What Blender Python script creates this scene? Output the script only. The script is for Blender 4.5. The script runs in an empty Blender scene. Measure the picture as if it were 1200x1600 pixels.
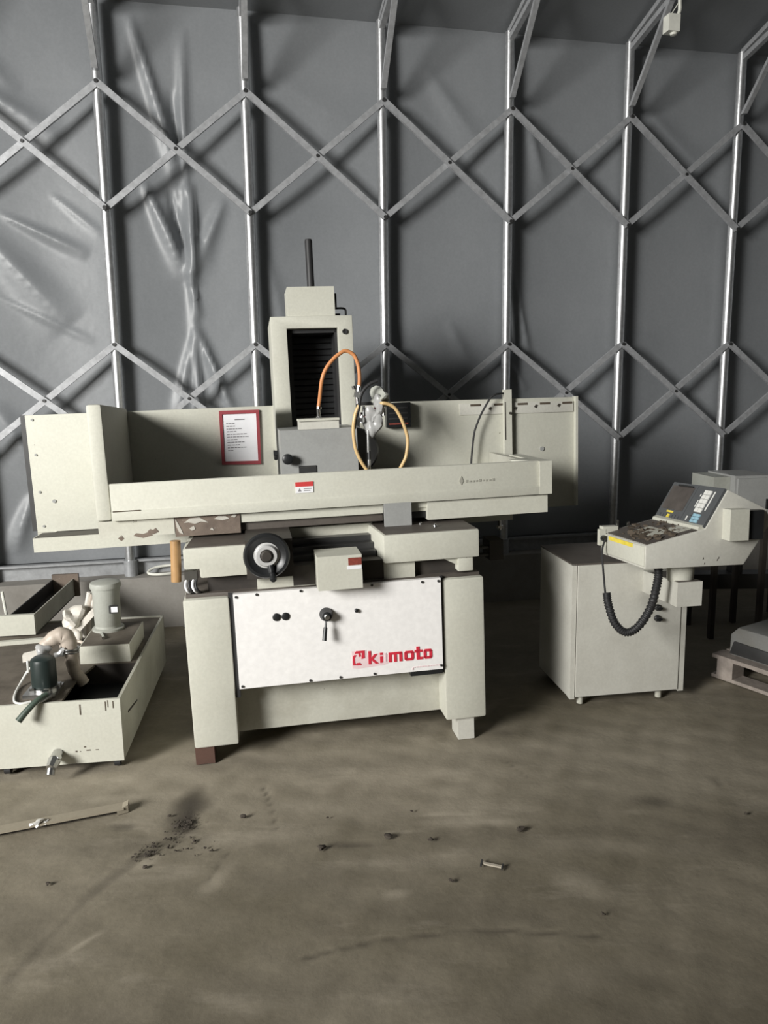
import bpy, bmesh, math, random
import numpy as np
from mathutils import Vector, Matrix, Euler

# ------------------------------------------------------------------ camera, world, light, exposure
S = bpy.context.scene
COL = S.collection
EYE = 1.55
F_PX, PITCH, ROLL = 1178.0, 0.165, 0.013
cam_d = bpy.data.cameras.new('camera')
cam = bpy.data.objects.new('camera', cam_d)
COL.objects.link(cam)
S.camera = cam
cam_d.sensor_fit = 'VERTICAL'
cam_d.sensor_height = 24.0
cam_d.lens = F_PX / 1600.0 * 24.0
cam_d.clip_start, cam_d.clip_end = 0.05, 200
_fw = Vector((0, math.cos(PITCH), -math.sin(PITCH)))
_dn = Vector((0, -math.sin(PITCH), -math.cos(PITCH)))
_rt = Vector((1, 0, 0))
_c, _s = math.cos(ROLL), math.sin(ROLL)
RT = _c * _rt + _s * _dn
DN = _c * _dn - _s * _rt
cam.matrix_world = Matrix(((RT.x, -DN.x, -_fw.x, 0), (RT.y, -DN.y, -_fw.y, 0), (RT.z, -DN.z, -_fw.z, EYE), (0, 0, 0, 1)))

# tent wall frame: u along the wall, v towards the room, z up
WYAW, WDIST = 0.20964, 5.1972
WC, WS = math.cos(WYAW), math.sin(WYAW)
def WP(u, v, z):
    return Vector((WC * u + WS * v, WDIST + WS * u - WC * v, z))

w = bpy.data.worlds.new('overcast_sky')
S.world = w
w.use_nodes = True
w.node_tree.nodes['Background'].inputs[0].default_value = (0.86, 0.93, 1.0, 1)
w.node_tree.nodes['Background'].inputs[1].default_value = 0.03

# daylight of the open tent end on the left: the light fills the opening, aimed a little down as sky light is
ld = bpy.data.lights.new('open_end_daylight', 'AREA')
ld.shape = 'RECTANGLE'
ld.size, ld.size_y = 2.1, 2.5
ld.energy = 300
ld.spread = math.radians(100)
ld.color = (1.0, 0.985, 0.95)
lo = bpy.data.objects.new('open_end_daylight', ld)
COL.objects.link(lo)
lo.location = WP(-6.5, 6.2, 3.1)
_dir = (WP(-0.1, 0.8, 0.9) - lo.location).normalized()
lo.rotation_euler = _dir.to_track_quat('-Z', 'Z').to_euler()

S.view_settings.view_transform = 'Standard'
S.view_settings.look = 'None'
S.view_settings.gamma = 1.0
S.view_settings.use_curve_mapping = False
S.view_settings.exposure = 0.0
try:
    S.cycles.use_denoising = True
    S.cycles.max_bounces = 8
    S.cycles.diffuse_bounces = 3
    S.cycles.sample_clamp_indirect = 6
except Exception:
    pass

# ------------------------------------------------------------------ materials
MATS = {}
def nt(name):
    m = bpy.data.materials.new(name); m.use_nodes = True
    t = m.node_tree; b = t.nodes['Principled BSDF']
    return m, t, b
def coords(t, scale=1.0):
    tc = t.nodes.new('ShaderNodeTexCoord'); mp = t.nodes.new('ShaderNodeMapping')
    mp.inputs['Scale'].default_value = (scale,) * 3 if isinstance(scale, (int, float)) else scale
    t.links.new(tc.outputs['Object'], mp.inputs[0])
    return mp.outputs[0]
def noise(t, vec, sc, detail=4, rough=.6):
    n = t.nodes.new('ShaderNodeTexNoise'); n.inputs['Scale'].default_value = sc
    n.inputs['Detail'].default_value = detail; n.inputs['Roughness'].default_value = rough
    t.links.new(vec, n.inputs['Vector']); return n.outputs['Fac']
def ramp(t, fac, a, b, ca=(0, 0, 0, 1), cb=(1, 1, 1, 1)):
    r = t.nodes.new('ShaderNodeValToRGB'); e = r.color_ramp.elements
    e[0].position, e[0].color, e[1].position, e[1].color = a, ca, b, cb
    t.links.new(fac, r.inputs[0]); return r.outputs[0]
def mix(t, fac, a, b, mode='MIX'):
    m = t.nodes.new('ShaderNodeMix'); m.data_type = 'RGBA'; m.blend_type = mode
    for i, v in ((0, fac), (6, a), (7, b)):
        if hasattr(v, 'links') or hasattr(v, 'is_output'): t.links.new(v, m.inputs[i])
        elif i == 0: m.inputs[0].default_value = v
        else: m.inputs[i].default_value = (*v, 1) if len(v) == 3 else v
    return m.outputs[2]
def bump(t, b, h, strength=.2, dist=.01):
    n = t.nodes.new('ShaderNodeBump'); n.inputs['Strength'].default_value = strength
    n.inputs['Distance'].default_value = dist
    t.links.new(h, n.inputs['Height']); t.links.new(n.outputs[0], b.inputs['Normal'])
def paint(name, col, rough=.45, grime=.35, gcol=(.16, .14, .10), chips=0.0, metal=0.0, sc=6, chipcol=(.10, .08, .06)):
    if name in MATS: return MATS[name]
    m, t, b = nt(name); v = coords(t)
    big = ramp(t, noise(t, v, sc, 6), .42, .78)
    mm = t.nodes.new('ShaderNodeMath'); mm.operation = 'MULTIPLY'; mm.inputs[1].default_value = grime
    t.links.new(big, mm.inputs[0])
    c = mix(t, mm.outputs[0], col, gcol)
    fine = ramp(t, noise(t, v, sc * 14, 3), .35, .75, (.95, .95, .95, 1), (1.04, 1.04, 1.04, 1))
    c = mix(t, 1.0, c, fine, 'MULTIPLY')
    if chips > 0:
        ch = ramp(t, noise(t, v, sc * 5, 5, .7), .74 - chips * .12, .76 - chips * .12)
        c = mix(t, ch, c, chipcol)
    t.links.new(c, b.inputs['Base Color'])
    b.inputs['Roughness'].default_value = rough; b.inputs['Metallic'].default_value = metal
    b.inputs['Specular IOR Level'].default_value = .3
    bump(t, b, noise(t, v, sc * 20, 2), .06, .003)
    MATS[name] = m; return m
def plain(name, col, rough=.5, metal=0.0, sc=20, var=.12, alpha=None, trans=0.0):
    if name in MATS: return MATS[name]
    m, t, b = nt(name); v = coords(t)
    f = ramp(t, noise(t, v, sc, 4), .3, .75, (1 - var, 1 - var, 1 - var, 1), (1 + var * .4,) * 3 + (1,))
    t.links.new(mix(t, 1.0, col, f, 'MULTIPLY'), b.inputs['Base Color'])
    b.inputs['Roughness'].default_value = rough; b.inputs['Metallic'].default_value = metal
    if trans: b.inputs['Transmission Weight'].default_value = trans
    MATS[name] = m; return m

CREAM = paint('cream_paint', (.550, .547, .474), .58, .22, (.40, .38, .31), .18)
CREAM_D = paint('cream_paint_soiled', (.50, .495, .43), .5, .5, (.25, .23, .18), .4)
CREAM_R = paint('cream_paint_scuffed', (.56, .555, .48), .45, .35, (.30, .27, .22), .55)
WHITE = paint('white_paint', (.86, .845, .83), .38, .05, (.66, .62, .57), 0, sc=3)
GREYP = paint('grey_paint', (.33, .335, .325), .4, .3, (.2, .2, .19), .1)
GREYC = paint('cabinet_grey_paint', (.58, .572, .515), .42, .28, (.34, .32, .27), .1)
OILY = paint('oily_black_steel', (.045, .04, .036), .5, .5, (.10, .085, .065), 0)
OILB = paint('oily_brown_top', (.105, .092, .080), .55, .6, (.05, .04, .035), 0, sc=9)
RUST = paint('rusty_peeling_paint', (.19, .15, .12), .75, .85, (.085, .065, .055), .75, sc=14, chipcol=(.36, .33, .28))
RUSTB = paint('rust_brown_block', (.105, .058, .044), .8, .5, (.06, .038, .03), 0, sc=12)
PATCH = paint('old_primer_flake', (.50, .48, .43), .6, .3, (.3, .26, .2), 0, sc=20)
GRIME = paint('brown_grime', (.095, .075, .055), .85, .6, (.05, .04, .03), 0, sc=40)
BLACK = plain('black_plastic', (.016, .017, .018), .38)
BLACKR = plain('black_rubber', (.022, .022, .023), .55)
DARKSTEEL = plain('dark_steel', (.10, .10, .10), .38, .7)
STEEL = plain('brushed_steel', (.55, .55, .54), .3, 1.0)
CHROME = plain('chrome', (.75, .75, .74), .18, 1.0)
GALV = plain('galvanised_steel', (.74, .75, .76), .38, .9, sc=35, var=.22)
GALVB = plain('galvanised_brace', (.52, .53, .545), .42, .35, sc=30, var=.25)
RAIL = plain('zinc_rail', (.42, .43, .44), .5, .4, sc=30, var=.2)
ORANGE = plain('orange_rubber_hose', (.62, .26, .10), .45)
YELLOWH = plain('yellowed_hose', (.66, .46, .22), .4)
BROWNP = plain('brown_pipe', (.42, .25, .11), .45, sc=8, var=.3)
WRAP = plain('cloudy_plastic_wrap', (.52, .52, .51), .22, trans=.25, sc=12, var=.3)
PAPER = plain('white_paper', (.80, .80, .82), .7, var=.05)
REDF = plain('maroon_frame', (.30, .05, .06), .5)
REDL = plain('red_lettering', (.62, .030, .055), .5, var=.06)
PINK = plain('faded_pink_vinyl', (.84, .66, .67), .5, var=.1)
INK = plain('grey_ink', (.22, .21, .22), .7)
REDLAB = plain('red_brown_label', (.26, .055, .04), .5, sc=60, var=.4)
REDS = plain('red_sticker', (.58, .05, .05), .5)
YEL = plain('yellow_label', (.83, .67, .09), .5, sc=30, var=.2)
KEYW = plain('white_keys', (.78, .78, .74), .5)
KEYB = plain('blue_keys', (.30, .50, .60), .5)
KEYD = plain('keypad_grey', (.085, .090, .095), .45)
SCREEN = plain('dusty_screen', (.085, .072, .066), .3, sc=14, var=.35)
HOSEB = plain('beige_wrapped_hose', (.50, .43, .36), .5, sc=18, var=.3)
GREENM = plain('dark_green_motor', (.018, .028, .026), .4)
GREENH = plain('green_handle', (.06, .085, .065), .45)
MOTG = paint('motor_grey_paint', (.40, .41, .37), .42, .4, (.22, .21, .17), .2)
BAG = plain('crumpled_bag', (.72, .68, .61), .55, sc=20, var=.25)
TANKTOP = paint('sludge_brown_deck', (.150, .130, .105), .7, .8, (.055, .045, .035), 0, sc=9)
WOOD = plain('weathered_wood', (.33, .285, .25), .75, sc=(20), var=.35)
STRIP = paint('dusty_strip', (.31, .275, .21), .8, .5, (.24, .2, .15), 0, sc=8)
FOIL = plain('crumpled_foil', (.78, .77, .74), .35, .4)
STONE = paint('dark_clod', (.06, .05, .04), .9, .5, (.03, .026, .02), 0, sc=60)
STONEL = paint('pale_chip', (.42, .38, .31), .9, .3, (.3, .26, .2), 0, sc=60)
LAMPW = plain('white_enamel', (.80, .80, .72), .4)
CONC = paint('kerb_concrete', (.30, .285, .26), .85, .6, (.17, .155, .135), 0, sc=4)

def membrane_mat():
    m, t, b = nt('grey_tent_membrane'); v = coords(t)
    c = mix(t, ramp(t, noise(t, v, .9, 5), .35, .75), (.208, .219, .230), (.250, .261, .272))
    c = mix(t, 1.0, c, ramp(t, noise(t, v, 60, 2), .3, .7, (.95, .95, .95, 1), (1.03, 1.03, 1.03, 1)), 'MULTIPLY')
    t.links.new(c, b.inputs['Base Color'])
    b.inputs['Roughness'].default_value = .42
    bump(t, b, noise(t, v, 2.2, 4), .12, .05)
    return m
MEMB = membrane_mat()

def floor_mat():
    m, t, b = nt('dusty_concrete'); v = coords(t)
    c = mix(t, ramp(t, noise(t, v, 1.1, 7, .62), .38, .64), (.142, .123, .085), (.232, .204, .152))
    vs = coords(t, (.8, 2.6, 1))
    c = mix(t, ramp(t, noise(t, vs, 2.1, 7, .65), .56, .80), c, (.31, .275, .215))
    c = mix(t, ramp(t, noise(t, v, 3.4, 6, .6), .60, .85), c, (.135, .112, .080))
    c = mix(t, 1.0, c, ramp(t, noise(t, v, 45, 3), .3, .75, (.90, .90, .90, 1), (1.05, 1.05, 1.05, 1)), 'MULTIPLY')
    a = t.nodes.new('ShaderNodeAttribute'); a.attribute_name = 'stain'
    c = mix(t, a.outputs['Fac'], c, (.040, .032, .024))
    a2 = t.nodes.new('ShaderNodeAttribute'); a2.attribute_name = 'dust_and_falloff'
    c = mix(t, a2.outputs['Fac'], c, (.46, .41, .325))  # pale dust, plus painted light falloff from the machine to the camera
    t.links.new(c, b.inputs['Base Color'])
    b.inputs['Roughness'].default_value = .72
    bump(t, b, noise(t, v, 14, 6, .65), .28, .012)
    return m
FLOOR = floor_mat()

# ------------------------------------------------------------------ builders
BASE = {}
def frame(yaw, roll, pitch, loc):
    return Matrix.Translation(loc) @ Euler((pitch, roll, yaw)).to_matrix().to_4x4()
WORLD = Matrix.Identity(4)
def tag(o, label=None, cat=None, group=None, kind=None):
    if label: o['label'] = label
    if cat: o['category'] = cat
    if group: o['group'] = group
    if kind: o['kind'] = kind
    return o
def thing(name, label, cat, fr=WORLD, base=(0, 0, 0), group=None):
    o = bpy.data.objects.new(name, None); COL.objects.link(o)
    o.empty_display_size = .05
    o.matrix_world = fr @ Matrix.Translation(base)
    BASE[o] = Vector(base)
    return tag(o, label, cat, group)
def catmull(P, n=6, closed=False):
    P = [Vector(p) for p in P]; out = []
    N = len(P); rng = range(N if closed else N - 1)
    for i in rng:
        g = (lambda k: P[k % N]) if closed else (lambda k: P[max(0, min(N - 1, k))])
        a, b, c, d = g(i - 1), g(i), g(i + 1), g(i + 2)
        for j in range(n):
            s = j / n
            out.append(.5 * ((2 * b) + (c - a) * s + (2 * a - 5 * b + 4 * c - d) * s * s + (3 * b - a - 3 * c + d) * s ** 3))
    if not closed: out.append(P[-1])
    return out
class B:
    def __init__(self): self.bm = bmesh.new()
    def _bev(self, vs, off, seg=2):
        if off <= 0: return self
        es = set(e for v in vs for e in v.link_edges if len(e.link_faces) == 2 and e.calc_face_angle(0) > .5)
        if es: bmesh.ops.bevel(self.bm, geom=list(es), offset=off, segments=seg, affect='EDGES', profile=.6)
        return self
    def hexa(self, p, bev=0.0):
        v = [self.bm.verts.new(q) for q in p]      # 0-3 bottom ring, 4-7 top ring
        for f in ((3, 2, 1, 0), (4, 5, 6, 7), (0, 1, 5, 4), (1, 2, 6, 5), (2, 3, 7, 6), (3, 0, 4, 7)):
            self.bm.faces.new([v[i] for i in f])
        return self._bev(v, bev)
    def box(self, x0, x1, y0, y1, z0, z1, bev=.004):
        return self.hexa([(x0, y0, z0), (x1, y0, z0), (x1, y1, z0), (x0, y1, z0), (x0, y0, z1), (x1, y0, z1), (x1, y1, z1), (x0, y1, z1)], bev)
    def prism(self, poly, axis, a0, a1, bev=.004):
        def mk(p, a):
            return {'x': (a, p[0], p[1]), 'y': (p[0], a, p[1]), 'z': (p[0], p[1], a)}[axis]
        A = [self.bm.verts.new(mk(p, a0)) for p in poly]; C = [self.bm.verts.new(mk(p, a1)) for p in poly]
        n = len(poly); fs = [self.bm.faces.new(A), self.bm.faces.new(C[::-1])]
        for i in range(n): fs.append(self.bm.faces.new((A[i], C[i], C[(i + 1) % n], A[(i + 1) % n])))
        bmesh.ops.recalc_face_normals(self.bm, faces=fs)
        return self._bev(A + C, bev)
    def rings(self, rings, cap=True, closed=False):
        R = [[self.bm.verts.new(p) for p in r] for r in rings]; n = len(R[0]); fs = []
        m = len(R)
        for i in range(m if closed else m - 1):
            a, b = R[i], R[(i + 1) % m]
            for j in range(n): fs.append(self.bm.faces.new((a[j], a[(j + 1) % n], b[(j + 1) % n], b[j])))
        if cap and not closed:
            fs.append(self.bm.faces.new(R[0][::-1])); fs.append(self.bm.faces.new(R[-1]))
        bmesh.ops.recalc_face_normals(self.bm, faces=fs)
        return self
    def cyl(self, p0, p1, r0, r1=None, n=20, bev=0):
        return self.lathe([(r0, 0), (r0 if r1 is None else r1, (Vector(p1) - Vector(p0)).length)], p0, Vector(p1) - Vector(p0), n)
    def lathe(self, prof, o, axis, n=24):
        a = Vector(axis).normalized(); o = Vector(o)
        x = a.orthogonal().normalized(); y = a.cross(x)
        rs = [[o + a * h + (x * math.cos(2 * math.pi * k / n) + y * math.sin(2 * math.pi * k / n)) * max(r, 1e-5) for k in range(n)] for r, h in prof]
        return self.rings(rs)
    def tube(self, pts, r, n=10, smooth=6, closed=False, rfn=None):
        P = catmull(pts, smooth, closed) if smooth else [Vector(p) for p in pts]
        N = len(P); up = None; rs = []
        for i, p in enumerate(P):
            t = (P[(i + 1) % N] - P[i - 1]) if closed else (P[min(i + 1, N - 1)] - P[max(i - 1, 0)])
            t.normalize()
            if up is None: up = t.orthogonal().normalized()
            up = (up - t * up.dot(t)).normalized(); s = t.cross(up)
            q = r if rfn is None else rfn(i / (N - 1), i)
            rs.append([p + (up * math.cos(2 * math.pi * k / n) + s * math.sin(2 * math.pi * k / n)) * q for k in range(n)])
        return self.rings(rs, True, closed)
    def torus(self, c, axis, R, r, n=32, m=10):
        a = Vector(axis).normalized(); x = a.orthogonal().normalized(); y = a.cross(x); c = Vector(c)
        return self.tube([c + (x * math.cos(2 * math.pi * k / n) + y * math.sin(2 * math.pi * k / n)) * R for k in range(n)], r, m, 0, True)
    def bar(self, p0, p1, wdir, w, t, bev=0):
        p0, p1 = Vector(p0), Vector(p1); d = (p1 - p0).normalized(); wd = Vector(wdir)
        nrm = wd.normalized(); s = d.cross(nrm).normalized()
        q = []
        for p in (p0, p1):
            q += [p - s * w / 2 - nrm * t / 2, p + s * w / 2 - nrm * t / 2, p + s * w / 2 + nrm * t / 2, p - s * w / 2 + nrm * t / 2]
        return self.hexa(q, bev)
    def blob(self, c, rx, ry, rz, seed=0, rough=.25, sub=2):
        rnd = random.Random(seed)
        g = bmesh.ops.create_icosphere(self.bm, subdivisions=sub, radius=1.0)
        k = [Vector((rnd.gauss(0, 1), rnd.gauss(0, 1), rnd.gauss(0, 1))).normalized() for _ in range(7)]
        am = [rnd.uniform(-1, 1) for _ in k]
        for v in g['verts']:
            n = v.co.normalized(); d = 1 + rough * sum(a * math.sin(4 * n.dot(q) + 3 * a) for a, q in zip(am, k)) / 2
            v.co = Vector((n.x * rx * d, n.y * ry * d, n.z * rz * d)) + Vector(c)
        return self
    def done(self, name, mat, parent=None, kind=None, label=None, fr=None, ang=.6):
        me = bpy.data.meshes.new(name)
        root = parent
        while root is not None and root.parent is not None: root = root.parent
        off = BASE.get(root, Vector()) if root is not None else Vector()
        bmesh.ops.recalc_face_normals(self.bm, faces=self.bm.faces[:])
        if off.length > 0: bmesh.ops.translate(self.bm, verts=self.bm.verts[:], vec=-off)
        self.bm.to_mesh(me); self.bm.free()
        me.polygons.foreach_set('use_smooth', [True] * len(me.polygons))
        me.set_sharp_from_angle(angle=ang)
        me.materials.append(mat)
        o = bpy.data.objects.new(name, me); COL.objects.link(o)
        if parent is not None: o.parent = parent
        if fr is not None: o.matrix_world = fr
        return tag(o, label, None, None, kind)
def single(b, name, mat, label, cat, fr=WORLD, base=(0, 0, 0), group=None, kind=None):
    bmesh.ops.translate(b.bm, verts=b.bm.verts[:], vec=-Vector(base))
    o = b.done(name, mat, None, kind, None, fr @ Matrix.Translation(base))
    return tag(o, label, cat, group)
def gridmesh(name, X, Y, P, mat, attrs=None):
    ny, nx = X.shape
    co = np.stack([a.ravel() for a in P], -1).astype(np.float32)
    i = np.arange(nx * ny).reshape(ny, nx)
    q = np.stack([i[:-1, :-1], i[:-1, 1:], i[1:, 1:], i[1:, :-1]], -1).reshape(-1, 4)
    me = bpy.data.meshes.new(name)
    me.vertices.add(len(co)); me.vertices.foreach_set('co', co.ravel())
    me.loops.add(q.size); me.loops.foreach_set('vertex_index', q.ravel().astype(np.int32))
    me.polygons.add(len(q)); me.polygons.foreach_set('loop_start', np.arange(0, q.size, 4, dtype=np.int32))
    me.polygons.foreach_set('use_smooth', np.ones(len(q), dtype=bool))
    for k, v in (attrs or {}).items():
        a = me.attributes.new(k, 'FLOAT', 'POINT'); a.data.foreach_set('value', v.ravel().astype(np.float32))
    me.update(calc_edges=True); me.validate()
    me.materials.append(mat)
    o = bpy.data.objects.new(name, me); COL.objects.link(o)
    return o
def seg_dist(X, Y, a, b):
    ax, ay = a; bx, by = b; dx, dy = bx - ax, by - ay; L2 = dx * dx + dy * dy
    t = np.clip(((X - ax) * dx + (Y - ay) * dy) / L2, 0, 1)
    px, py = X - (ax + t * dx), Y - (ay + t * dy)
    sgn = np.sign(dx * (Y - ay) - dy * (X - ax))
    return np.hypot(px, py) * sgn, t

# ------------------------------------------------------------------ the setting
def vnoise(X, Y, sc, seed):
    r = np.random.RandomState(seed); out = np.zeros_like(X)
    for k in range(10):
        a, p = r.uniform(0, 6.28), r.uniform(0, 6.28); f = sc * r.uniform(.5, 2)
        out += np.sin(f * (np.cos(a) * X + np.sin(a) * Y) + p)
    return out / 10 ** .5
gx = np.concatenate([np.linspace(-11, -2.2, 40)[:-1], np.linspace(-2.2, 3.2, 361), np.linspace(3.2, 8, 30)[1:]])
gy = np.concatenate([np.linspace(-5, 1.2, 30)[:-1], np.linspace(1.2, 4.6, 227), np.linspace(4.6, 9, 30)[1:]])
X, Y = np.meshgrid(gx, gy)
stain = np.zeros_like(X); dust_and_falloff = np.zeros_like(X)
nz = vnoise(X, Y, 30, 5); nz2 = vnoise(X, Y, 9, 8)
def blot(cx, cy, rx, ry, amt, rot=0):
    c, s = math.cos(rot), math.sin(rot)
    a, b = (X - cx) * c + (Y - cy) * s, -(X - cx) * s + (Y - cy) * c
    d = np.sqrt((a / rx) ** 2 + (b / ry) ** 2) + .22 * nz + .1 * nz2
    return amt * np.clip(1.35 - d, 0, 1) ** 1.1
def streak(arr, pts, wd, amt):
    for a, b in zip(pts[:-1], pts[1:]):
        d, t = seg_dist(X, Y, a, b)
        arr[:] = np.maximum(arr, amt * np.clip(1.2 - np.abs(d) / wd - .3 * np.clip(nz, -1, 1), 0, 1))
stain = np.maximum(stain, blot(-.735, 2.57, .062, .16, .95))
stain = np.maximum(stain, blot(-.73, 2.50, .06, .05, .6))
stain = np.maximum(stain, blot(-.96, 2.50, .05, .02, .5))
stain = np.maximum(stain, blot(-.83, 2.33, .05, .022, .8, .75))
stain = np.maximum(stain, blot(-.76, 2.41, .06, .03, .45, .6))
streak(stain, [(-.74, 2.47), (-.83, 2.33), (-.92, 2.16), (-.97, 2.0), (-1.02, 1.8)], .022, .35)
streak(stain, [(-.23, 1.86), (-.05, 1.915), (.168, 1.945), (.35, 1.95), (.6, 1.92)], .009, .55)
streak(stain, [(-.493, 2.76), (-.44, 2.62), (-.40, 2.47)], .006, .5)
streak(stain, [(-.55, 2.33), (-.58, 2.2)], .006, .4)
streak(stain, [(.50, 2.93), (.57, 2.80)], .006, .3)
for cx, cy, rx, ry, am in [(-.95, 2.38, .25, .06, .2), (-.2, 2.2, .3, .08, .16), (.35, 2.42, .35, .05, .15), (-1.1, 2.0, .2, .1, .25), (.3, 2.05, .4, .08, .18), (-.3, 1.75, .3, .07, .2), (.6, 1.75, .3, .08, .2), (1.4, 2.4, .5, .15, .25), (-.12, 2.38, .09, .012, .5), (1.0, 2.62, .07, .05, .45), (1.3, 2.75, .02, .05, .4), (.55, 3.2, .06, .07, .35), (-.1, 2.95, .9, .08, .18), (.9, 1.6, .8, .25, .22), (-.6, 1.6, .5, .15, .2)]:
    stain = np.maximum(stain, blot(cx, cy, rx, ry, am))
for cx, cy, rx, ry, am, ro in [(-.2, 2.95, 1.6, .30, .42, .05), (.9, 2.75, .9, .2, .2, .1), (-.3, 2.62, 1.2, .12, .25, 0), (.20, 2.56, .12, .012, .55, 0), (.52, 2.88, .09, .02, .35, 0), (.06, 2.45, .12, .01, .25, .1), (.60, 2.16, .09, .06, .28, -.6), (-.87, 1.93, .05, .01, .4, .9),  # wide pale band paints light falling off towards the camera, mixed with real dust
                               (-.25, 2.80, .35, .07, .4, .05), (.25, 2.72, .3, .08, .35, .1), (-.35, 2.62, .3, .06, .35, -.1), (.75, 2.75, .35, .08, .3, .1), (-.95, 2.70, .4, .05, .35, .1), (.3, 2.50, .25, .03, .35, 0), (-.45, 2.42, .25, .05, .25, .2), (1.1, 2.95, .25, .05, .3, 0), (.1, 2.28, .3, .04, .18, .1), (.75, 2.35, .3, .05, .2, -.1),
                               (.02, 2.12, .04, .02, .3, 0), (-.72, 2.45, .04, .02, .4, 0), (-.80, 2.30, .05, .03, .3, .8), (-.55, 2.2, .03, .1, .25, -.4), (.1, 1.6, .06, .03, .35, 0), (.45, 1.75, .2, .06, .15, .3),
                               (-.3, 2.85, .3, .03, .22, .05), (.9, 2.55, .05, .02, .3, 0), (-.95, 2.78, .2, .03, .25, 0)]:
    dust_and_falloff = np.maximum(dust_and_falloff, blot(cx, cy, rx, ry, am, ro))
dust_and_falloff *= np.clip(1 - 1.6 * stain, 0, 1)
Z = .003 * vnoise(X, Y, 3, 2) + .0015 * nz - .006 * stain - .006
Z = np.where((X < -2.2) | (X > 3.2) | (Y < 1.2), -.006, Z)
fl = gridmesh('floor', X, Y, (X, Y, Z), FLOOR, {'stain': stain, 'dust_and_falloff': dust_and_falloff})
tag(fl, 'dusty stained concrete floor', kind='structure')

# back wall membrane with creases
u = np.concatenate([np.linspace(-7.1, -3, 40)[:-1], np.linspace(-3, 3.4, 330), np.linspace(3.4, 6.5, 30)[1:]])
zz = np.linspace(.30, 3.88, 220)
U, ZZ = np.meshgrid(u, zz)
PU = [-1.712 + .87 * k for k in range(-6, 10)]
V = np.full_like(U, -.115)
ph = ((U + 1.712) / .87) % 1.0
V -= .035 * np.sin(np.pi * ph) ** 1.2 * np.clip((3.85 - ZZ) / .5, 0, 1)
V += .006 * vnoise(U, ZZ, 2.6, 3)
def ridge(a, b, wd, h):
    global V
    d, t = seg_dist(U, ZZ, a, b)
    env = np.clip(np.sin(np.pi * np.clip(t, .001, .999)), 0, 1) ** .7
    wl = wd * (.5 + .8 * t)
    V += 1.3 * h * env * np.exp(-(d / wl) ** 2) * np.where(d > 0, 1.0, .8)
# creases of the second bay: one long vertical fold and fans running into it
for a, b, wd, h in [((-1.24, 3.75), (-1.22, 1.2), .028, .020), ((-1.52, 3.8), (-1.24, 2.75), .045, .040), ((-1.30, 3.4), (-1.25, 2.8), .035, -.035), ((-1.20, 3.75), (-1.24, 2.9), .03, .02),
                    ((-1.50, 2.85), (-1.25, 2.25), .05, .045), ((-1.34, 2.8), (-1.24, 2.3), .03, -.04), ((-1.20, 2.85), (-1.22, 2.2), .035, .05), ((-1.00, 2.75), (-1.21, 2.3), .05, .030),
                    ((-1.215, 1.95), (-.99, 1.3), .045, .055), ((-1.23, 1.95), (-1.22, 1.25), .025, .03), ((-1.24, 1.9), (-1.38, 1.3), .04, .03), ((-1.16, 1.75), (-1.02, 1.25), .03, -.02),
                    ((-1.24, 2.3), (-1.19, 2.0), .02, .02)]:
    ridge(a, b, wd, h)
# first bay diagonals
for a, b, wd, h in [((-2.55, 3.42), (-1.95, 3.05), .06, .03), ((-2.35, 2.62), (-1.85, 2.38), .03, .028), ((-2.5, 2.55), (-2.0, 1.95), .10, .035), ((-2.45, 2.15), (-1.85, 1.85), .02, .012), ((-2.05, 2.75), (-1.75, 2.5), .02, .012),
                    ((-2.6, 3.75), (-2.2, 3.3), .05, .02), ((-2.5, 1.5), (-2.2, .9), .1, .03), ((-2.3, .9), (-2.45, .5), .05, .03), ((-2.1, 1.1), (-1.9, .6), .06, .02)]:
    ridge(a, b, wd, h)
# the bays further right
for a, b, wd, h in [((.98, 2.3), (1.12, 1.7), .03, .022), ((.96, 2.15), (1.0, 1.75), .025, -.025), ((.95, 1.7), (1.1, 1.5), .03, .015), ((.35, 3.6), (.75, 3.1), .08, .02), ((1.05, 3.4), (1.2, 2.9), .05, .02), ((.5, 2.0), (.7, 1.6), .06, .015),
                    ((-.7, 3.5), (-.1, 3.2), .12, .015), ((1.9, 3.5), (2.5, 3.0), .1, .018), ((-.75, 2.4), (-.6, 1.7), .08, .015)]:
    ridge(a, b, wd, h)
Wx = WC * U + WS * V; Wy = WDIST + WS * U - WC * V
wall = gridmesh('wall_back', U, ZZ, (Wx, Wy, ZZ), MEMB)
tag(wall, 'grey tent membrane wall behind galvanised poles and crossed braces', kind='structure')
NV = WP(0, 1, 0) - WP(0, 0, 0)
ZL = dict(foot=.36, low=1.150, eye=1.829, mid=2.641, hi=3.352, eave=3.84)
LO, HI = -2, 8
for k in range(LO, HI):
    uu = -1.712 + .87 * k
    pole = B().cyl(WP(uu, -.03, ZL['foot']), WP(uu, -.03, ZL['eave']), .0315, n=20).done('pole', GALV, wall)
    b = B()
    c = WP(uu, 0, .0); tdir = WP(1, 0, 0) - WP(0, 0, 0)
    b.cyl(WP(uu, -.03, .33), WP(uu, -.03, .44), .043, n=16).done('pole_foot', RAIL, pole)
    for zl in ('low', 'eye', 'mid', 'hi'):
        b = B(); b.cyl(WP(uu, .028, ZL[zl]), WP(uu, .040, ZL[zl]), .012, n=10).done('bolt', DARKSTEEL, pole)
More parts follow.
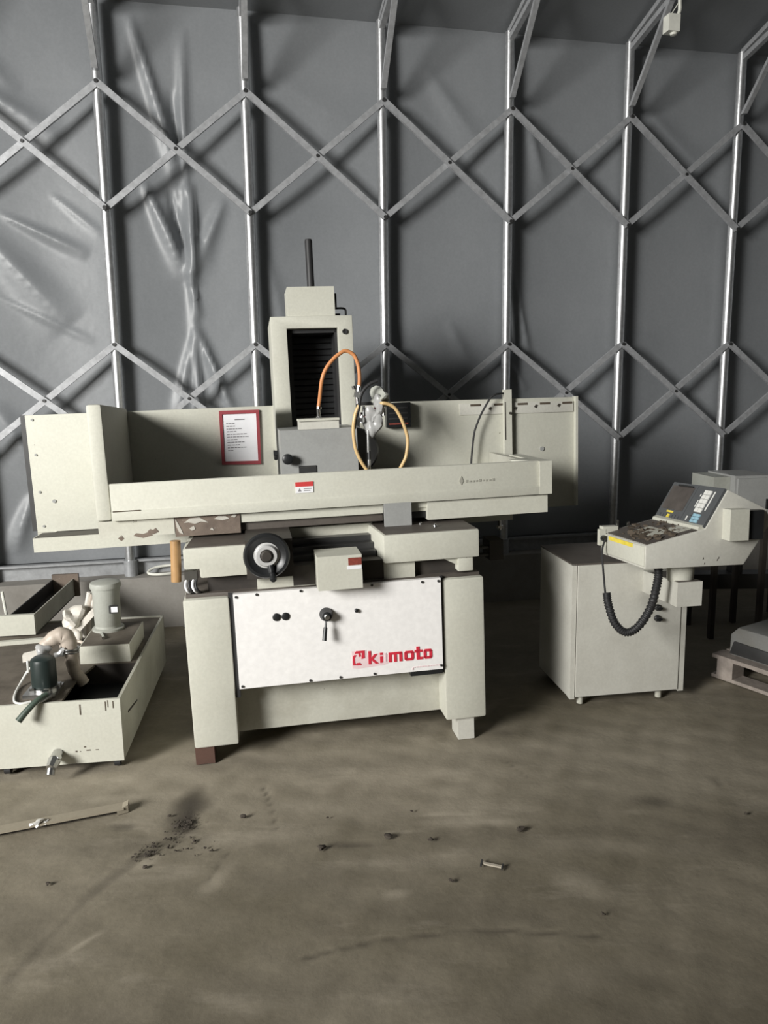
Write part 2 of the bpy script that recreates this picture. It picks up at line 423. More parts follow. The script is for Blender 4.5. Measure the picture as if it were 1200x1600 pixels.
for k in range(LO, HI - 1):
    ua, ub = -1.712 + .87 * k, -1.712 + .87 * (k + 1)
    for z0, z1 in (('mid', 'hi'), ('low', 'eye')):
        b = B(); b.bar(WP(ua, .022, ZL[z1]), WP(ub, .022, ZL[z0]), NV, .037, .022, .003)
        br = b.done('brace', GALVB, wall)
        b = B(); um, zm = (ua + ub) / 2, (ZL[z0] + ZL[z1]) / 2
        b.cyl(WP(um, .03, zm), WP(um, .040, zm), .010, n=10).done('bolt', DARKSTEEL, br)
        b = B(); b.bar(WP(ub, -.002, ZL[z1]), WP(ua, -.002, ZL[z0]), NV, .037, .022, .003)
        b.done('brace', GALVB, wall)

# ceiling membrane over roof trusses, extended out of view to block sky light
def roof_z(v): return 3.88 + .30 * v if v < 4.5 else 3.88 + .30 * (9 - v)
uu_ = np.linspace(-7.1, 6.5, 40); vv_ = np.array([-.16, .6, 1.5, 2.5, 3.5, 4.5, 5.5, 6.5, 7.5, 9.0])
U2, V2 = np.meshgrid(uu_, vv_)
Z2 = np.where(V2 < 4.5, 3.90 + .30 * V2, 3.90 + .30 * (9 - V2))
ceil = gridmesh('ceiling', U2, V2, (WC * U2 + WS * V2, WDIST + WS * U2 - WC * V2, Z2), MEMB)
tag(ceil, 'dark grey tent roof membrane over thin roof tubes', kind='structure')
for k in range(LO, HI):
    uu = -1.712 + .87 * k
    B().bar(WP(uu, -.03, 3.84), WP(uu, 4.5, 3.84 + .27 * 4.53), (0, 0, 1), .035, .035).done('roof_tube', GALVB, ceil)
    B().bar(WP(uu, .0, 3.80), WP(uu, 4.5, 3.80 + .215 * 4.5), (0, 0, 1), .035, .035).done('roof_tube', GALVB, ceil)
    B().bar(WP(uu, .02, 3.42), WP(uu, .44, 3.88), NV, .034, .034).done('roof_strut', GALVB, ceil)
# unseen tent walls behind and right of the camera, added to block sky light
b = B(); b.hexa([WP(-7.1, 9.0, 0), WP(6.5, 9.0, 0), WP(6.5, 9.05, 0), WP(-7.1, 9.05, 0), WP(-7.1, 9.0, 3.95), WP(6.5, 9.0, 3.95), WP(6.5, 9.05, 3.95), WP(-7.1, 9.05, 3.95)])
tag(b.done('wall_front_unseen', MEMB), 'unseen grey tent membrane wall added behind the camera', kind='structure')
b = B()
pts = [(-.2, 0), (9, 0), (9, 3.9), (4.5, 5.25), (-.2, 3.9)]
A = [b.bm.verts.new(WP(6.5, v, z)) for v, z in pts]; C = [b.bm.verts.new(WP(6.55, v, z)) for v, z in pts]
b.bm.faces.new(A); b.bm.faces.new(C[::-1])
for i in range(5): b.bm.faces.new((A[i], C[i], C[(i + 1) % 5], A[(i + 1) % 5]))
tag(b.done('wall_right_unseen', MEMB), 'unseen grey tent end wall added against sky light', kind='structure')
# kerb and base rail
b = B(); b.hexa([WP(-7.1, .07, -.02), WP(6.5, .07, -.02), WP(6.5, -.35, -.02), WP(-7.1, -.35, -.02), WP(-7.1, .06, .335), WP(6.5, .06, .335), WP(6.5, -.35, .335), WP(-7.1, -.35, .335)], .008)
tag(b.done('trim_1', CONC), 'concrete kerb along the foot of the tent wall', kind='structure')
b = B(); b.hexa([WP(-7.1, -.075, .335), WP(6.5, -.075, .335), WP(6.5, -.10, .335), WP(-7.1, -.10, .335), WP(-7.1, -.075, .44), WP(6.5, -.075, .44), WP(6.5, -.10, .44), WP(-7.1, -.10, .44)], .003)
b.hexa([WP(-7.1, -.03, .425), WP(6.5, -.03, .425), WP(6.5, -.10, .425), WP(-7.1, -.10, .425), WP(-7.1, -.03, .44), WP(6.5, -.03, .44), WP(6.5, -.10, .44), WP(-7.1, -.10, .44)], .003)
tag(b.done('trim_2', RAIL), 'zinc base rail on the kerb', kind='structure')

# ------------------------------------------------------------------ surface grinder
MF = frame(.1703, -.0135, -.024, (-.7992, 2.9308, 1.55 - 1.4769))
MF = frame(.1703, -.024, -.0135, (-.7992, 2.9308, 1.55 - 1.4769))
G = thing('surface_grinder', 'large cream surface grinding machine with white front panel and red lettering', 'machine', MF, (0.63, .4, -.06))
def P(name, mat, b, parent=None, **k): return b.done(name, mat, parent or G, **k)
# base
P('leg', CREAM, B().prism([(0, .0), (.181, 0), (.181, .636), (0, .636)], 'y', 0, .40, .010))
lg = P('leg', CREAM, B().prism([(1.078, .0), (1.259, 0), (1.259, .636), (1.078, .636)], 'y', 0, .40, .010))
P('side_plate', CREAM, B().box(1.258, 1.272, .05, .25, .27, .43, .004), lg)
P('rear_leg', CREAM_D, B().box(.02, .20, .9, 1.3, 0, .636, .008))
P('rear_leg', CREAM_D, B().box(1.06, 1.24, .9, 1.3, 0, .636, .008))
P('bed', CREAM_D, B().box(.17, 1.09, .125, 1.28, -.0, .628, .006))
P('deck', OILB, B().prism([(.01, .03), (.16, .03), (.2, .012), (1.06, .012), (1.1, .03), (1.25, .03), (1.25, 1.28), (.01, 1.28)], 'z', .632, .652, .004))
P('foot', RUSTB, B().box(.000, .078, .01, .12, -.075, .0, .003), label='rust brown steel block')
P('foot', GREYC, B().box(1.135, 1.208, .02, .13, -.105, -.0, .006), label='grey painted steel block')
for x in (.03, 1.14): P('foot', GREYC, B().box(x, x + .08, 1.15, 1.26, -.09, 0, .004))
fp = P('front_panel', WHITE, B().box(.200, 1.066, -.012, .03, .245, .648, .003), label='white painted front panel')
P('gap_strip', BLACKR, B().box(.180, .202, .012, .05, .20, .65, 0))
P('gap_strip', BLACKR, B().box(1.064, 1.079, .012, .05, .22, .65, 0))
P('handle_slot', BLACK, B().box(.925, 1.066, -.004, .03, .222, .2445, 0))
for x, z in [(.212, .637), (.295, .641), (.474, .641), (.77, .641), (.985, .637), (1.055, .636), (1.058, .262), (.766, .254), (.493, .253), (.213, .256), (.62, .254)]:
    P('screw', DARKSTEEL, B().cyl((x, -.012, z), (x, -.017, z), .0055, n=8), fp)
for x in (.369, .406):
    P('plug', BLACK, B().lathe([(.0165, 0), (.0165, .004), (.013, .006), (0, .006)], (x, -.012, .539), (0, -1, 0), 20), fp)
P('button', BLACK, B().lathe([(.008, 0), (.008, .012), (.005, .014), (0, .014)], (.700, -.012, .539), (0, -1, 0), 14), fp)
lv = P('lever', BLACK, B().lathe([(.028, 0), (.028, .012), (.020, .03), (.020, .04), (.014, .042), (0, .042)], (.573, -.012, .534), (0, -1, 0), 22)
       .cyl((.571, -.040, .52), (.565, -.048, .485), .0045, n=8).cyl((.565, -.048, .487), (.557, -.058, .435), .0085, .0095, 10), fp)
P('hub_cap', STEEL, B().lathe([(.012, 0), (.012, .006), (.008, .009), (0, .009)], (.573, -.053, .534), (0, -1, 0), 16), fp)
# raised red lettering, worn at its left end
def rects(name, mat, L, y0=-.0145, y1=-.0118):
    b = B()
    for q in L:
        if len(q) == 4:
            x0, x1, z0, z1 = q; b.box(x0, x1, y0, y1, z0, z1, 0)
        else:
            b.prism([(q[i], q[i + 1]) for i in range(0, len(q), 2)], 'y', y0, y1, 0)
    return b.done(name, mat, fp)
z0 = .298; H = .043; t = .0125
rects('vinyl_patch', PINK, [(.672, .287, .70, .283, .80, .288, .825, .292, .825, .335, .806, .345, .736, .338, .735, .362, .672, .362)], -.0128, -.0118)
# each letter its own piece
rects('letter', REDL, [(.676, .300, .690, .300, .684, .310, .684, .333, .692, .343, .684, .346, .676, .338), (.690, .2985, .713, .2985, .706, .309, .690, .309), (.684, .350, .727, .352, .727, .361, .690, .361),
                       (.712, .325, .727, .328, .727, .352, .716, .352), (.702, .335, .711, .337, .708, .350, .700, .350)])
rects('letter', REDL, [(.742, .754, z0, z0 + .058), (.754, z0 + .018, .772, z0, .786, z0, .764, z0 + .022, .782, z0 + H, .768, z0 + H, .754, z0 + .027)])
rects('letter', REDL, [(.792, .804, z0 + .002, z0 + .030), (.792, .804, z0 + .036, z0 + .046)])
rects('letter', PINK, [(.812, .818, z0 + .004, z0 + H), ], -.0140)
rects('letter', REDL, [(.829, .842, z0, z0 + H), (.842, .886, z0 + H - .010, z0 + H), (.852, .864, z0, z0 + H - .01), (.875, .888, z0, z0 + H - .004)])
def ring_o(x0, x1):
    c = .006; h = H
    return [(x0, x0 + t, z0 + c, z0 + h - c), (x1 - t, x1, z0 + c, z0 + h - c), (x0 + c * .3, z0 + c, x0 + c, z0, x1 - c, z0, x1 - c * .3, z0 + c, x1 - c * .3, z0 + .011, x0 + c * .3, z0 + .011),
            (x0 + c * .3, z0 + h - .011, x1 - c * .3, z0 + h - .011, x1 - c * .3, z0 + h - c, x1 - c, z0 + h, x0 + c, z0 + h, x0 + c * .3, z0 + h - c)]
rects('letter', REDL, ring_o(.897, .939))
rects('letter', REDL, [(.950, .964, z0, z0 + .058), (.942, .976, z0 + H - .011, z0 + H), (.964, .978, z0, z0 + .011)])
rects('letter', REDL, ring_o(.981, 1.019))
rects('small_print', PINK, [(.935 + .012 * i, .944 + .012 * i, .262, .267) for i in range(10)] + [(.930, .936, .253, .262)], -.0135)
# covers of the cross slide
cv = P('saddle_cover', CREAM, B().prism([(.016, .760), (.077, .760), (.077, .722), (.43, .722), (.43, .847), (.016, .847)], 'y', 0, .44, .009))
P('cover_top', OILB, B().prism([(.026, .010), (.42, .010), (.42, .43), (.05, .43)], 'z', .846, .850, 0), cv)
cv = P('saddle_cover', CREAM, B().prism([(.829, 0), (1.243, 0), (1.243, .47), (.80, .47)], 'z', .724, .845, .009))
P('cover_top', OILB, B().prism([(.838, .010), (1.234, .010), (1.234, .46), (.815, .46)], 'z', .844, .848, 0), cv)
P('oil_drop_cap', CHROME, B().lathe([(.009, 0), (.009, .006), (.004, .014), (0, .015)], (1.075, .10, .848), (0, 0, 1), 12), cv)
P('oil_drop_cap', STEEL, B().lathe([(.007, 0), (.007, .006), (.003, .010), (0, .011)], (1.03, .19, .848), (0, 0, 1), 12), cv)
P('saddle', CREAM_R, B().box(.30, .965, .03, 1.0, .652, .722, .005))
P('saddle_void', OILY, B().box(.10, 1.16, .06, 1.0, .650, .716, 0))
P('saddle_bracket', CREAM, B().prism([(1.150, .664), (1.216, .664), (1.216, .724), (1.150, .724)], 'y', .01, .10, .004))
P('saddle_bracket', CREAM, B().prism([(1.09, .722), (1.150, .690), (1.150, .724)], 'y', .02, .09, .002))
# hand wheel
P('wheel_housing', OILY, B().box(.262, .450, -.036, .36, .712, .868, .008))
hw = P('handwheel', BLACK, B().lathe([(.030, .0), (.052, .012), (.066, .022), (.080, .020), (.090, .030), (.092, .042), (.086, .052), (.076, .052), (.062, .040), (.046, .034), (.03, .036), (0, .036)], (.345, -.05, .815), (0, -1, 0), 40), label='black handwheel')
P('hub', plain('satin_aluminium', (.70, .70, .69), .4, .4), B().lathe([(.066, 0), (.062, .002), (.046, .002), (.043, .014), (.040, .017), (.027, .017), (.026, .008), (0, .008)], (.345, -.084, .815), (0, -1, 0), 32), hw)
P('hub_cap', OILY, B().lathe([(.026, 0), (.024, .012), (.018, .018), (0, .018)], (.345, -.092, .815), (0, -1, 0), 24), hw)
P('crank_handle', BLACK, B().lathe([(.010, 0), (.013, .012), (.014, .05), (.010, .058), (0, .06)], (.362, -.098, .745), (.05, -1, -.28), 14).cyl((.358, -.09, .775), (.362, -.10, .742), .015, .012, 12), hw)
# telescopic covers
P('way_cover', CREAM_R, B().box(.452, .83, .300, .42, .806, .850, .003), label='cream leading way cover')
for i in range(4):
    y = .245 - .06 * i; zt_ = .807 - .024 * i
    P('way_cover', DARKSTEEL if i < 3 else OILY, B().box(.452 - .0 * i, .815, y, y + .13, zt_ - .028, zt_, .0035))
P('way_apron', OILY, B().box(.448, .83, .028, .09, .655, .738, .004))
sw = P('switch_box', CREAM, B().box(.541, .721, -.10, .06, .656, .795, .006))
P('warning_label', REDLAB, B().box(.666, .719, -.1018, -.099, .753, .783, 0), sw)
P('warning_label', PAPER, B().box(.661, .719, -.1018, -.099, .736, .751, 0), sw)
# table
tb = P('table', CREAM_R, B().box(.24, 1.05, .262, .84, .868, .945, 0).box(-.33, 1.62, .235, .84, .90, .948, .003))
P('table_strip', CREAM_R, B().box(-.337, -.03, .208, .26, .876, .946, .004), tb)
for i, (x0, x1, zc) in enumerate([(-.262, -.236, .872), (-.20, -.12, .879), (-.142, -.095, .893)]):
    P('bare_patch', RUST, B().prism([(x0, zc), (x0 + .012, zc + .011), ((x0 + x1) / 2, zc + .006), (x1 - .012, zc + .014), (x1, zc - .003), ((x0 + x1) / 2, zc - .012)], 'y', .2065, .2085, 0), tb)
P('rusty_strip', RUST, B().box(-.028, .244, .210, .26, .862, .946, .004), tb)
for poly in [[(.01, .920), (.035, .938), (.075, .940), (.112, .915), (.08, .921), (.055, .913), (.03, .921)], [(.135, .929), (.155, .941), (.185, .938), (.20, .927), (.17, .921)],
             [(-.025, .940), (-.012, .915), (-.002, .89), (.004, .872), (-.012, .88), (-.022, .905)], [(.03, .895), (.05, .905), (.055, .89), (.04, .885)], [(.115, .885), (.125, .893), (.132, .88)], [(.205, .935), (.22, .944), (.232, .94), (.222, .93)]]:
    P('paint_flake', PATCH, B().prism(poly, 'y', .2075, .2105, 0), tb)
P('table_strip', CREAM, B().box(.244, .868, .216, .26, .905, .946, .003), tb)
P('guide_rail', OILB, B().box(.244, .868, .236, .28, .868, .905, .002), tb)
P('table_strip', CREAM, B().box(1.068, 1.632, .204, .84, .863, .943, .006), tb)
P('slot', BLACK, B().box(.990, 1.07, .240, .26, .87, .92, 0), tb)
P('table_strip', CREAM, B().box(.985, 1.07, .225, .26, .918, .946, .002), tb)
P('stop_plate', GREYP, B().box(.868, .990, .184, .199, .8485, .952, .003), tb, label='grey stop plate under the table edge')
P('chuck', DARKSTEEL, B().box(.0, 1.3, .36, .78, .948, 1.02, .004), tb)
fc = P('front_cover', CREAM, B().prism([(.186, .949), (.186, .985), (.193, .990), (.197, 1.101), (.206, 1.104), (.216, 1.100), (.216, .949)], 'x', -.276, 1.588, .002))
P('sticker', REDS, B().box(.487, .563, .1915, .196, 1.047, 1.067, 0), fc)
stk = P('sticker', PAPER, B().box(.487, .563, .1912, .196, 1.020, 1.047, 0), fc)
P('print_line', INK, B().box(.522, .556, .1905, .192, 1.036, 1.039, 0).box(.522, .55, .1905, .192, 1.028, 1.031, 0).prism([(.497, .0 + 1.027), (.512, 1.027), (.504, 1.041)], 'y', .1905, .192, 0), fc)
b = B().prism([(1.213, 1.030), (1.223, 1.012), (1.233, 1.030), (1.223, 1.052)], 'y', .1915, .196, 0)
for i in range(9): b.box(1.243 + .0155 * i, 1.253 + .0155 * i, .1925, .197, 1.022 + .001 * (i % 2), 1.030 + .004 * ((i * 3) % 4 == 0), 0)
P('print_line', paint('faded_print', (.33, .325, .28), .6, .4), b, fc)
P('crack_line', GRIME, B().box(-.27, -.16, .1855, .19, .9865, .9905, 0), fc)
P('end_cover', CREAM, B().box(1.588, 1.646, .184, .60, .949, 1.100, .006))
P('end_wall', CREAM_D, B().box(1.56, 1.588, .215, .84, .949, 1.095, .004))
P('end_flange', CREAM, B().prism([(1.495, .30), (1.588, .20), (1.588, .36), (1.50, .36)], 'z', 1.094, 1.101, .002))
P('side_guard', CREAM, B().prism([(.20, .950), (.85, .93), (.85, 1.406), (.20, 1.431)], 'x', -.340, -.279, .013), label='tall cream side guard at the left table end')
bg = P('back_guard', CREAM, B().prism([(-.754, .818), (.431, .818), (.431, 1.390), (-.754, 1.392)], 'y', .850, .872, .004))
P('edge_strip', DARKSTEEL, B().box(-.778, -.752, .862, .88, .825, 1.392, .002), bg)
P('panel_foot', CREAM_D, B().prism([(-.752, .80), (-.70, .805), (-.66, .82), (-.752, .822)], 'y', .845, .87, 0), bg)
for x, z, r in [(-.722, 1.369, .006), (-.722, 1.2, .006), (-.722, 1.018, .006), (-.66, .97, .009), (-.72, .849, .006)]:
    P('screw', GREYP, B().cyl((x, .85, z), (x, .845, z), r, n=10), bg)
P('edge_flange', CREAM, B().box(.428, .436, .828, .872, 1.02, 1.392, .002), bg)
lt = P('latch', BLACK, B().box(.418, .44, .815, .85, 1.13, 1.165, .004).cyl((.428, .83, 1.14), (.428, .80, 1.125), .010, n=10), bg)
rg = P('back_guard', CREAM, B().prism([(.872, .79), (2.055, .775), (2.055, 1.371), (.872, 1.386)], 'y', .850, .872, .004))
P('edge_flange', CREAM, B().box(2.045, 2.058, .825, .872, .78, 1.374, .002), rg)
st = P('slot_strip', GREYC, B().prism([(1.405, 1.300), (2.04, 1.292), (2.04, 1.350), (1.402, 1.360)], 'y', .843, .851, .002), rg)
for x in (1.462, 1.592, 1.722, 1.848, 1.975):
    P('slot', GRIME, B().box(x, x + .056, .8405, .8435, 1.345 - (x - 1.4) * .015, 1.356 - (x - 1.4) * .015, 0), rg)
for x, z in [(1.815, 1.327), (1.945, 1.327), (1.56, 1.325), (1.70, 1.32)]:
    P('hook', OILY, B().prism([(x, z), (x + .009, z + .012), (x + .018, z + .010), (x + .01, z - .006)], 'y', .838, .843, 0), rg)
P('screw', GREYP, B().cyl((1.86, .85, 1.10), (1.86, .844, 1.10), .012, n=10), rg)
tbx = P('terminal_box', BLACK, B().box(1.004, 1.130, .80, .85, 1.254, 1.380, .004), rg, label='small black terminal box with vents')
for i in range(4):
    P('vent_rib', DARKSTEEL if i else REDLAB, B().box(1.015 + .0 * i, 1.115, .797, .801, 1.268 + .027 * i, 1.276 + .027 * i, 0), rg)
po = P('guard_post', CREAM, B().box(1.640, 1.682, .818, .848, 1.0, 1.424, .003))
P('screw', OILY, B().cyl((1.672, .818, 1.30), (1.672, .812, 1.30), .007, n=10).box(1.643, 1.648, .8165, .819, 1.16, 1.36, 0), po)
P('thin_cable', BLACKR, B().tube([(1.640, .825, 1.405), (1.61, .81, 1.404), (1.59, .80, 1.402), (1.562, .80, 1.387), (1.533, .80, 1.345), (1.504, .80, 1.296), (1.482, .80, 1.247), (1.467, .80, 1.202), (1.455, .80, 1.12), (1.446, .80, 1.026), (1.446, .79, .96)], .0055, 8))
P('rear_beam', CREAM, B().box(-.737, 1.638, .70, 1.0, .747, .815, .008))
P('beam_top', OILY, B().box(-.73, 1.63, .705, .995, .8145, .8165, 0))
P('levelling_bolt', CHROME, B().cyl((1.58, .74, .69), (1.58, .74, .748), .012, n=12).lathe([(.02, 0), (.02, .014), (0, .014)], (1.58, .74, .70), (0, 0, 1), 6))
for z in (.655, .617): P('guide_rod', DARKSTEEL, B().cyl((1.0, .5, z), (1.50, .5, z), .010, n=12))
P('rod_block', OILY, B().box(1.44, 1.51, .48, .60, .59, .69, .004))
P('drain_pipe', BROWNP, B().tube([(-.022, .12, .862), (-.026, .12, .78), (-.031, .12, .69)], .0215, 14, 4), label='brown drain pipe')
P('terminal', STEEL, B().box(.012, .062, .03, .09, .708, .748, .004))
for i, x in enumerate((.018, .032, .046, .058)):
    P('wire', [PAPER, BLACKR, PAPER, BLACKR][i], B().tube([(x, .035, .712), (x - .004, .02, .69), (x + .004, .02, .668), (x + .014, .05, .652)], .0055, 8))
P('side_bolt', CHROME, B().cyl((.0, .12, .49), (-.016, .12, .49), .010, n=10))
# column
P('column', CREAM, B().prism([(.445, .60), (.527, .60), (.527, 1.776), (.790, 1.776), (.790, .60), (.868, .60), (.868, 1.838), (.445, 1.838)], 'y', .95, 1.25, .006).box(.447, .866, 1.2, 1.55, .60, 1.835, .006))
P('column_liner', BLACKR, B().box(.527, .790, 1.19, 1.2, 1.0, 1.776, 0).box(.527, .552, .99, 1.2, 1.0, 1.776, 0).box(.775, .790, .99, 1.2, 1.0, 1.776, 0).box(.527, .79, .99, 1.2, 1.755, 1.776, 0))
for i in range(14): P('slat', BLACK, B().box(.553, .775, 1.16 + .006 * (i % 2), 1.19, 1.30 + .032 * i, 1.324 + .032 * i, .002))
P('column_screw', DARKSTEEL, B().lathe([(.014, 0), (.014, .008), (.009, .008), (.009, .003), (0, .003)], (.826, .95, 1.755), (0, -1, 0), 18))
tbx2 = P('top_box', CREAM, B().box(.540, .782, .97, 1.25, 1.838, 1.987, .006))
P('side_connector', BLACK, B().box(.782, .796, 1.0, 1.10, 1.885, 1.955, .004), tbx2)
P('wire_bracket', BLACK, B().tube([(.79, 1.05, 1.884), (.83, 1.05, 1.884), (.846, 1.05, 1.877), (.848, 1.05, 1.86), (.847, 1.05, 1.838)], .0055, 8).box(.785, .815, 1.03, 1.08, 1.838, 1.855, .004), tbx2)
P('screw_guard', BLACKR, B().lathe([(.0195, 0), (.0195, .24), (.017, .250), (0, .251)], (.670, 1.05, 1.985), (-.004, 0, 1), 20), label='tall black spindle guard tube')
# wheel head
wh = P('wheelhead', GREYP, B().box(.446, .812, .55, 1.15, .99, 1.275, .007), label='grey wheelhead block')
P('knob', BLACK, B().lathe([(.012, 0), (.012, .02), (.024, .024), (.026, .034), (.024, .046), (.016, .050), (0, .050)], (.475, .55, 1.142), (0, -1, 0), 20), wh)
npl = P('nameplate', DARKSTEEL, B().box(.526, .609, .545, .551, 1.062, 1.104, .001), wh)
P('print_line', STEEL, B().box(.533, .602, .5435, .546, 1.068, 1.070, 0).box(.533, .602, .5435, .546, 1.096, 1.098, 0), wh)
nb = P('nozzle_block', GREYC, B().box(.538, .728, .55, .66, 1.272, 1.320, .005))
P('nozzle_lip', CREAM, B().box(.536, .730, .54, .67, 1.314, 1.324, .002), nb)
P('coolant_hose', ORANGE, B().tube([(.636, .575, 1.375), (.643, .57, 1.41), (.657, .55, 1.502), (.681, .55, 1.557), (.716, .55, 1.598), (.745, .55, 1.62), (.775, .55, 1.634), (.811, .55, 1.616), (.828, .55, 1.582), (.835, .55, 1.544), (.836, .55, 1.502), (.832, .55, 1.463)], .0092, 12), label='orange coolant hose')
P('hose_fitting', CHROME, B().cyl((.636, .58, 1.32), (.636, .575, 1.376), .0085, n=12).cyl((.636, .58, 1.32), (.636, .58, 1.333), .013, n=6).cyl((.638, .572, 1.368), (.64, .572, 1.378), .012, n=12))
P('hose_fitting', CHROME, B().cyl((.832, .55, 1.47), (.826, .55, 1.44), .010, n=10).cyl((.826, .55, 1.445), (.818, .55, 1.415), .016, n=6).cyl((.820, .55, 1.42), (.822, .55, 1.385), .008, n=10).cyl((.826, .55, 1.45), (.806, .55, 1.462), .006, n=8).cyl((.808, .55, 1.455), (.804, .55, 1.47), .009, n=8))
P('hose_fitting', CHROME, B().cyl((.835, .52, 1.345), (.832, .52, 1.295), .008, n=10).cyl((.833, .52, 1.32), (.833, .52, 1.30), .013, n=6).cyl((.845, .52, 1.375), (.842, .52, 1.33), .007, n=8))
P('coolant_hose', YELLOWH, B().tube([(.870, .47, 1.02), (.856, .49, 1.05), (.844, .5, 1.073), (.816, .5, 1.121), (.794, .5, 1.183), (.789, .5, 1.267), (.801, .5, 1.336), (.821, .5, 1.379)], .0085, 12), label='yellowed coolant hose, left loop')
P('coolant_hose', YELLOWH, B().tube([(.925, .52, 1.378), (.934, .5, 1.384), (.964, .5, 1.377), (.992, .5, 1.358), (1.015, .5, 1.32), (1.032, .5, 1.277), (1.046, .5, 1.228), (1.048, .5, 1.191), (1.043, .5, 1.152), (1.033, .5, 1.115), (1.002, .5, 1.062), (.98, .5, 1.02)], .0085, 12), label='yellowed coolant hose, right loop')
P('coolant_hose', BLACKR, B().tube([(.795, .51, 1.27), (.803, .505, 1.32), (.817, .5, 1.359), (.828, .5, 1.412), (.845, .5, 1.447), (.877, .5, 1.475), (.914, .5, 1.489)], .0085, 12), label='dark loose hose end')
P('wheel_guard', DARKSTEEL, B().lathe([(.0, 0), (.10, 0), (.11, .012), (.11, .10), (.10, .112), (0, .112)], (.815, .60, 1.16), (0, 1, 0), 36), label='dark wheel guard behind the hoses')
P('guard_arm', DARKSTEEL, B().box(.822, .91, .545, .575, 1.376, 1.392, .003))
P('guard_arm', REDF, B().bar((.838, .53, 1.325), (.905, .53, 1.358), (0, -1, 0), .017, .012))
def crumple(c, r, seed, mat, name, parent, amp=.3, sub=3, label=None):
    return P(name, mat, B().blob(c, *r, seed=seed, rough=amp, sub=sub), parent, label=label)
crumple((.888, .535, 1.300), (.046, .045, .062), 4, WRAP, 'plastic_wrap', None, .5, label='cloudy plastic wrap on the nozzle')
crumple((.912, .54, 1.345), (.034, .045, .075), 9, WRAP, 'plastic_wrap', None, .6)
crumple((.935, .55, 1.408), (.050, .05, .030), 12, MOTG, 'nozzle_cap', None, .5)
P('coolant_nozzle', CHROME, B().cyl((.862, .52, 1.26), (.860, .52, 1.155), .0075, n=10).cyl((.861, .52, 1.125), (.858, .52, 1.02), .0065, n=10))
P('nozzle_grip', BLACK, B().cyl((.8625, .52, 1.160), (.8622, .52, 1.120), .0085, n=10))
P('tap', STEEL, B().cyl((.925, .515, 1.345), (.945, .51, 1.335), .008, n=8).cyl((.937, .51, 1.325), (.937, .51, 1.36), .010, n=8))

# notice hung on the back guard
N = thing('framed_notice', 'printed white notice in a maroon frame hung on the left back guard', 'notice', MF, (.257, .845, 1.10))
b = B()
fr_ = [(.161, 1.375), (.359, 1.373), (.353, 1.099), (.158, 1.105)]
inn = [(.176, 1.357), (.343, 1.356), (.339, 1.117), (.173, 1.121)]
for i in range(4):
    j = (i + 1) % 4
    b.hexa([(fr_[i][0], .848, fr_[i][1]), (fr_[j][0], .848, fr_[j][1]), (inn[j][0], .848, inn[j][1]), (inn[i][0], .848, inn[i][1]),
            (fr_[i][0], .836, fr_[i][1]), (fr_[j][0], .836, fr_[j][1]), (inn[j][0], .836, inn[j][1]), (inn[i][0], .836, inn[i][1])])
b.done('frame', REDF, N)
B().prism(inn, 'y', .841, .8485, 0).done('sheet', PAPER, N)
b = B(); rnd = random.Random(3)
b.box(.235, .285, .8400, .842, 1.326, 1.331, 0)
for i in range(11):
    z = 1.310 - .0135 * i; ln = [.03, .045, .06, .05, .09, .10, .04, .075, .055, .095, .02][i]; x = .192
    while x < .192 + ln:
        dx = rnd.uniform(.008, .018); b.box(x, x + dx, .8400, .842, z - .0022, z + .0018, 0); x += dx + .003
b.done('text_lines', INK, N, kind='stuff')

# ------------------------------------------------------------------ control cabinet and console
CF = frame(.141, -.007, 0, (.892, 3.473, .035))
C = thing('control_cabinet', 'grey steel control cabinet with a support arm, right of the grinder', 'cabinet', CF, (.29, .22, -.035))
def Q(name, mat, b, parent=None, **k): return b.done(name, mat, parent or C, **k)
Q('body', GREYC, B().box(.004, .585, .012, .44, 0, .668, .005))
Q('corner_post', GREYC, B().box(0, .0225, -.004, .03, 0, .672, .003))
Q('corner_post', GREYC, B().box(.560, .589, -.004, .03, 0, .672, .003))
dr = Q('door', GREYC, B().box(.0265, .5545, -.010, .02, .012, .668, .004))
Q('door_gap', BLACKR, B().box(.0225, .5605, .004, .02, .004, .668, 0))
for z in (.440, .386):
    Q('knob', BLACK, B().lathe([(.016, 0), (.016, .008), (.011, .012), (.010, .028), (0, .03)], (.432, -.010, z), (0, -1, 0), 16).bar((.417, -.03, z), (.447, -.03, z), (0, -1, 0), .010, .014), dr)
Q('top_plate', OILB, B().box(.0, .589, -.004, .44, .668, .676, .002), label='dark grimy cabinet top')
for x, y in ((.066, .01), (.476, .01), (.066, .40), (.50, .40)):
    Q('foot', CREAM_D, B().cyl((x, y + .02, -.036), (x, y + .02, .001), .016, n=12))
ar = Q('support_arm', GREYC, B().hexa([(.352, -.006, .523), (.455, -.006, .523), (.386, -.46, .583), (.274, -.46, .583), (.352, -.006, .627), (.455, -.006, .627), (.386, -.46, .689), (.274, -.46, .689)], .006))
Q('arm_top', OILB, B().hexa([(.362, -.02, .6255), (.446, -.02, .6255), (.378, -.452, .6845), (.282, -.452, .6845), (.362, -.02, .6285), (.446, -.02, .6285), (.378, -.452, .6905), (.282, -.452, .6905)]), ar)
Q('swivel', CREAM, B().lathe([(.050, 0), (.054, .01), (.056, .055), (.05, .085), (0, .085)], (.332, -.375, .672), (0, 0, 1), 28), ar)

KF = frame(.174, .009, -.047, (1.06124, 2.99056, .80))
K = thing('control_console', 'slanted cream operator console with keypad and dusty screen on the support arm', 'control panel', KF, (.22, .196, 0))
def R_(name, mat, b, parent=None, **k): return b.done(name, mat, parent or K, **k)
WD = .392
prof = [(0, 0), (.445, 0), (.565, .175), (.54, .232), (.360, .317), (.263, .156), (.0, .097)]
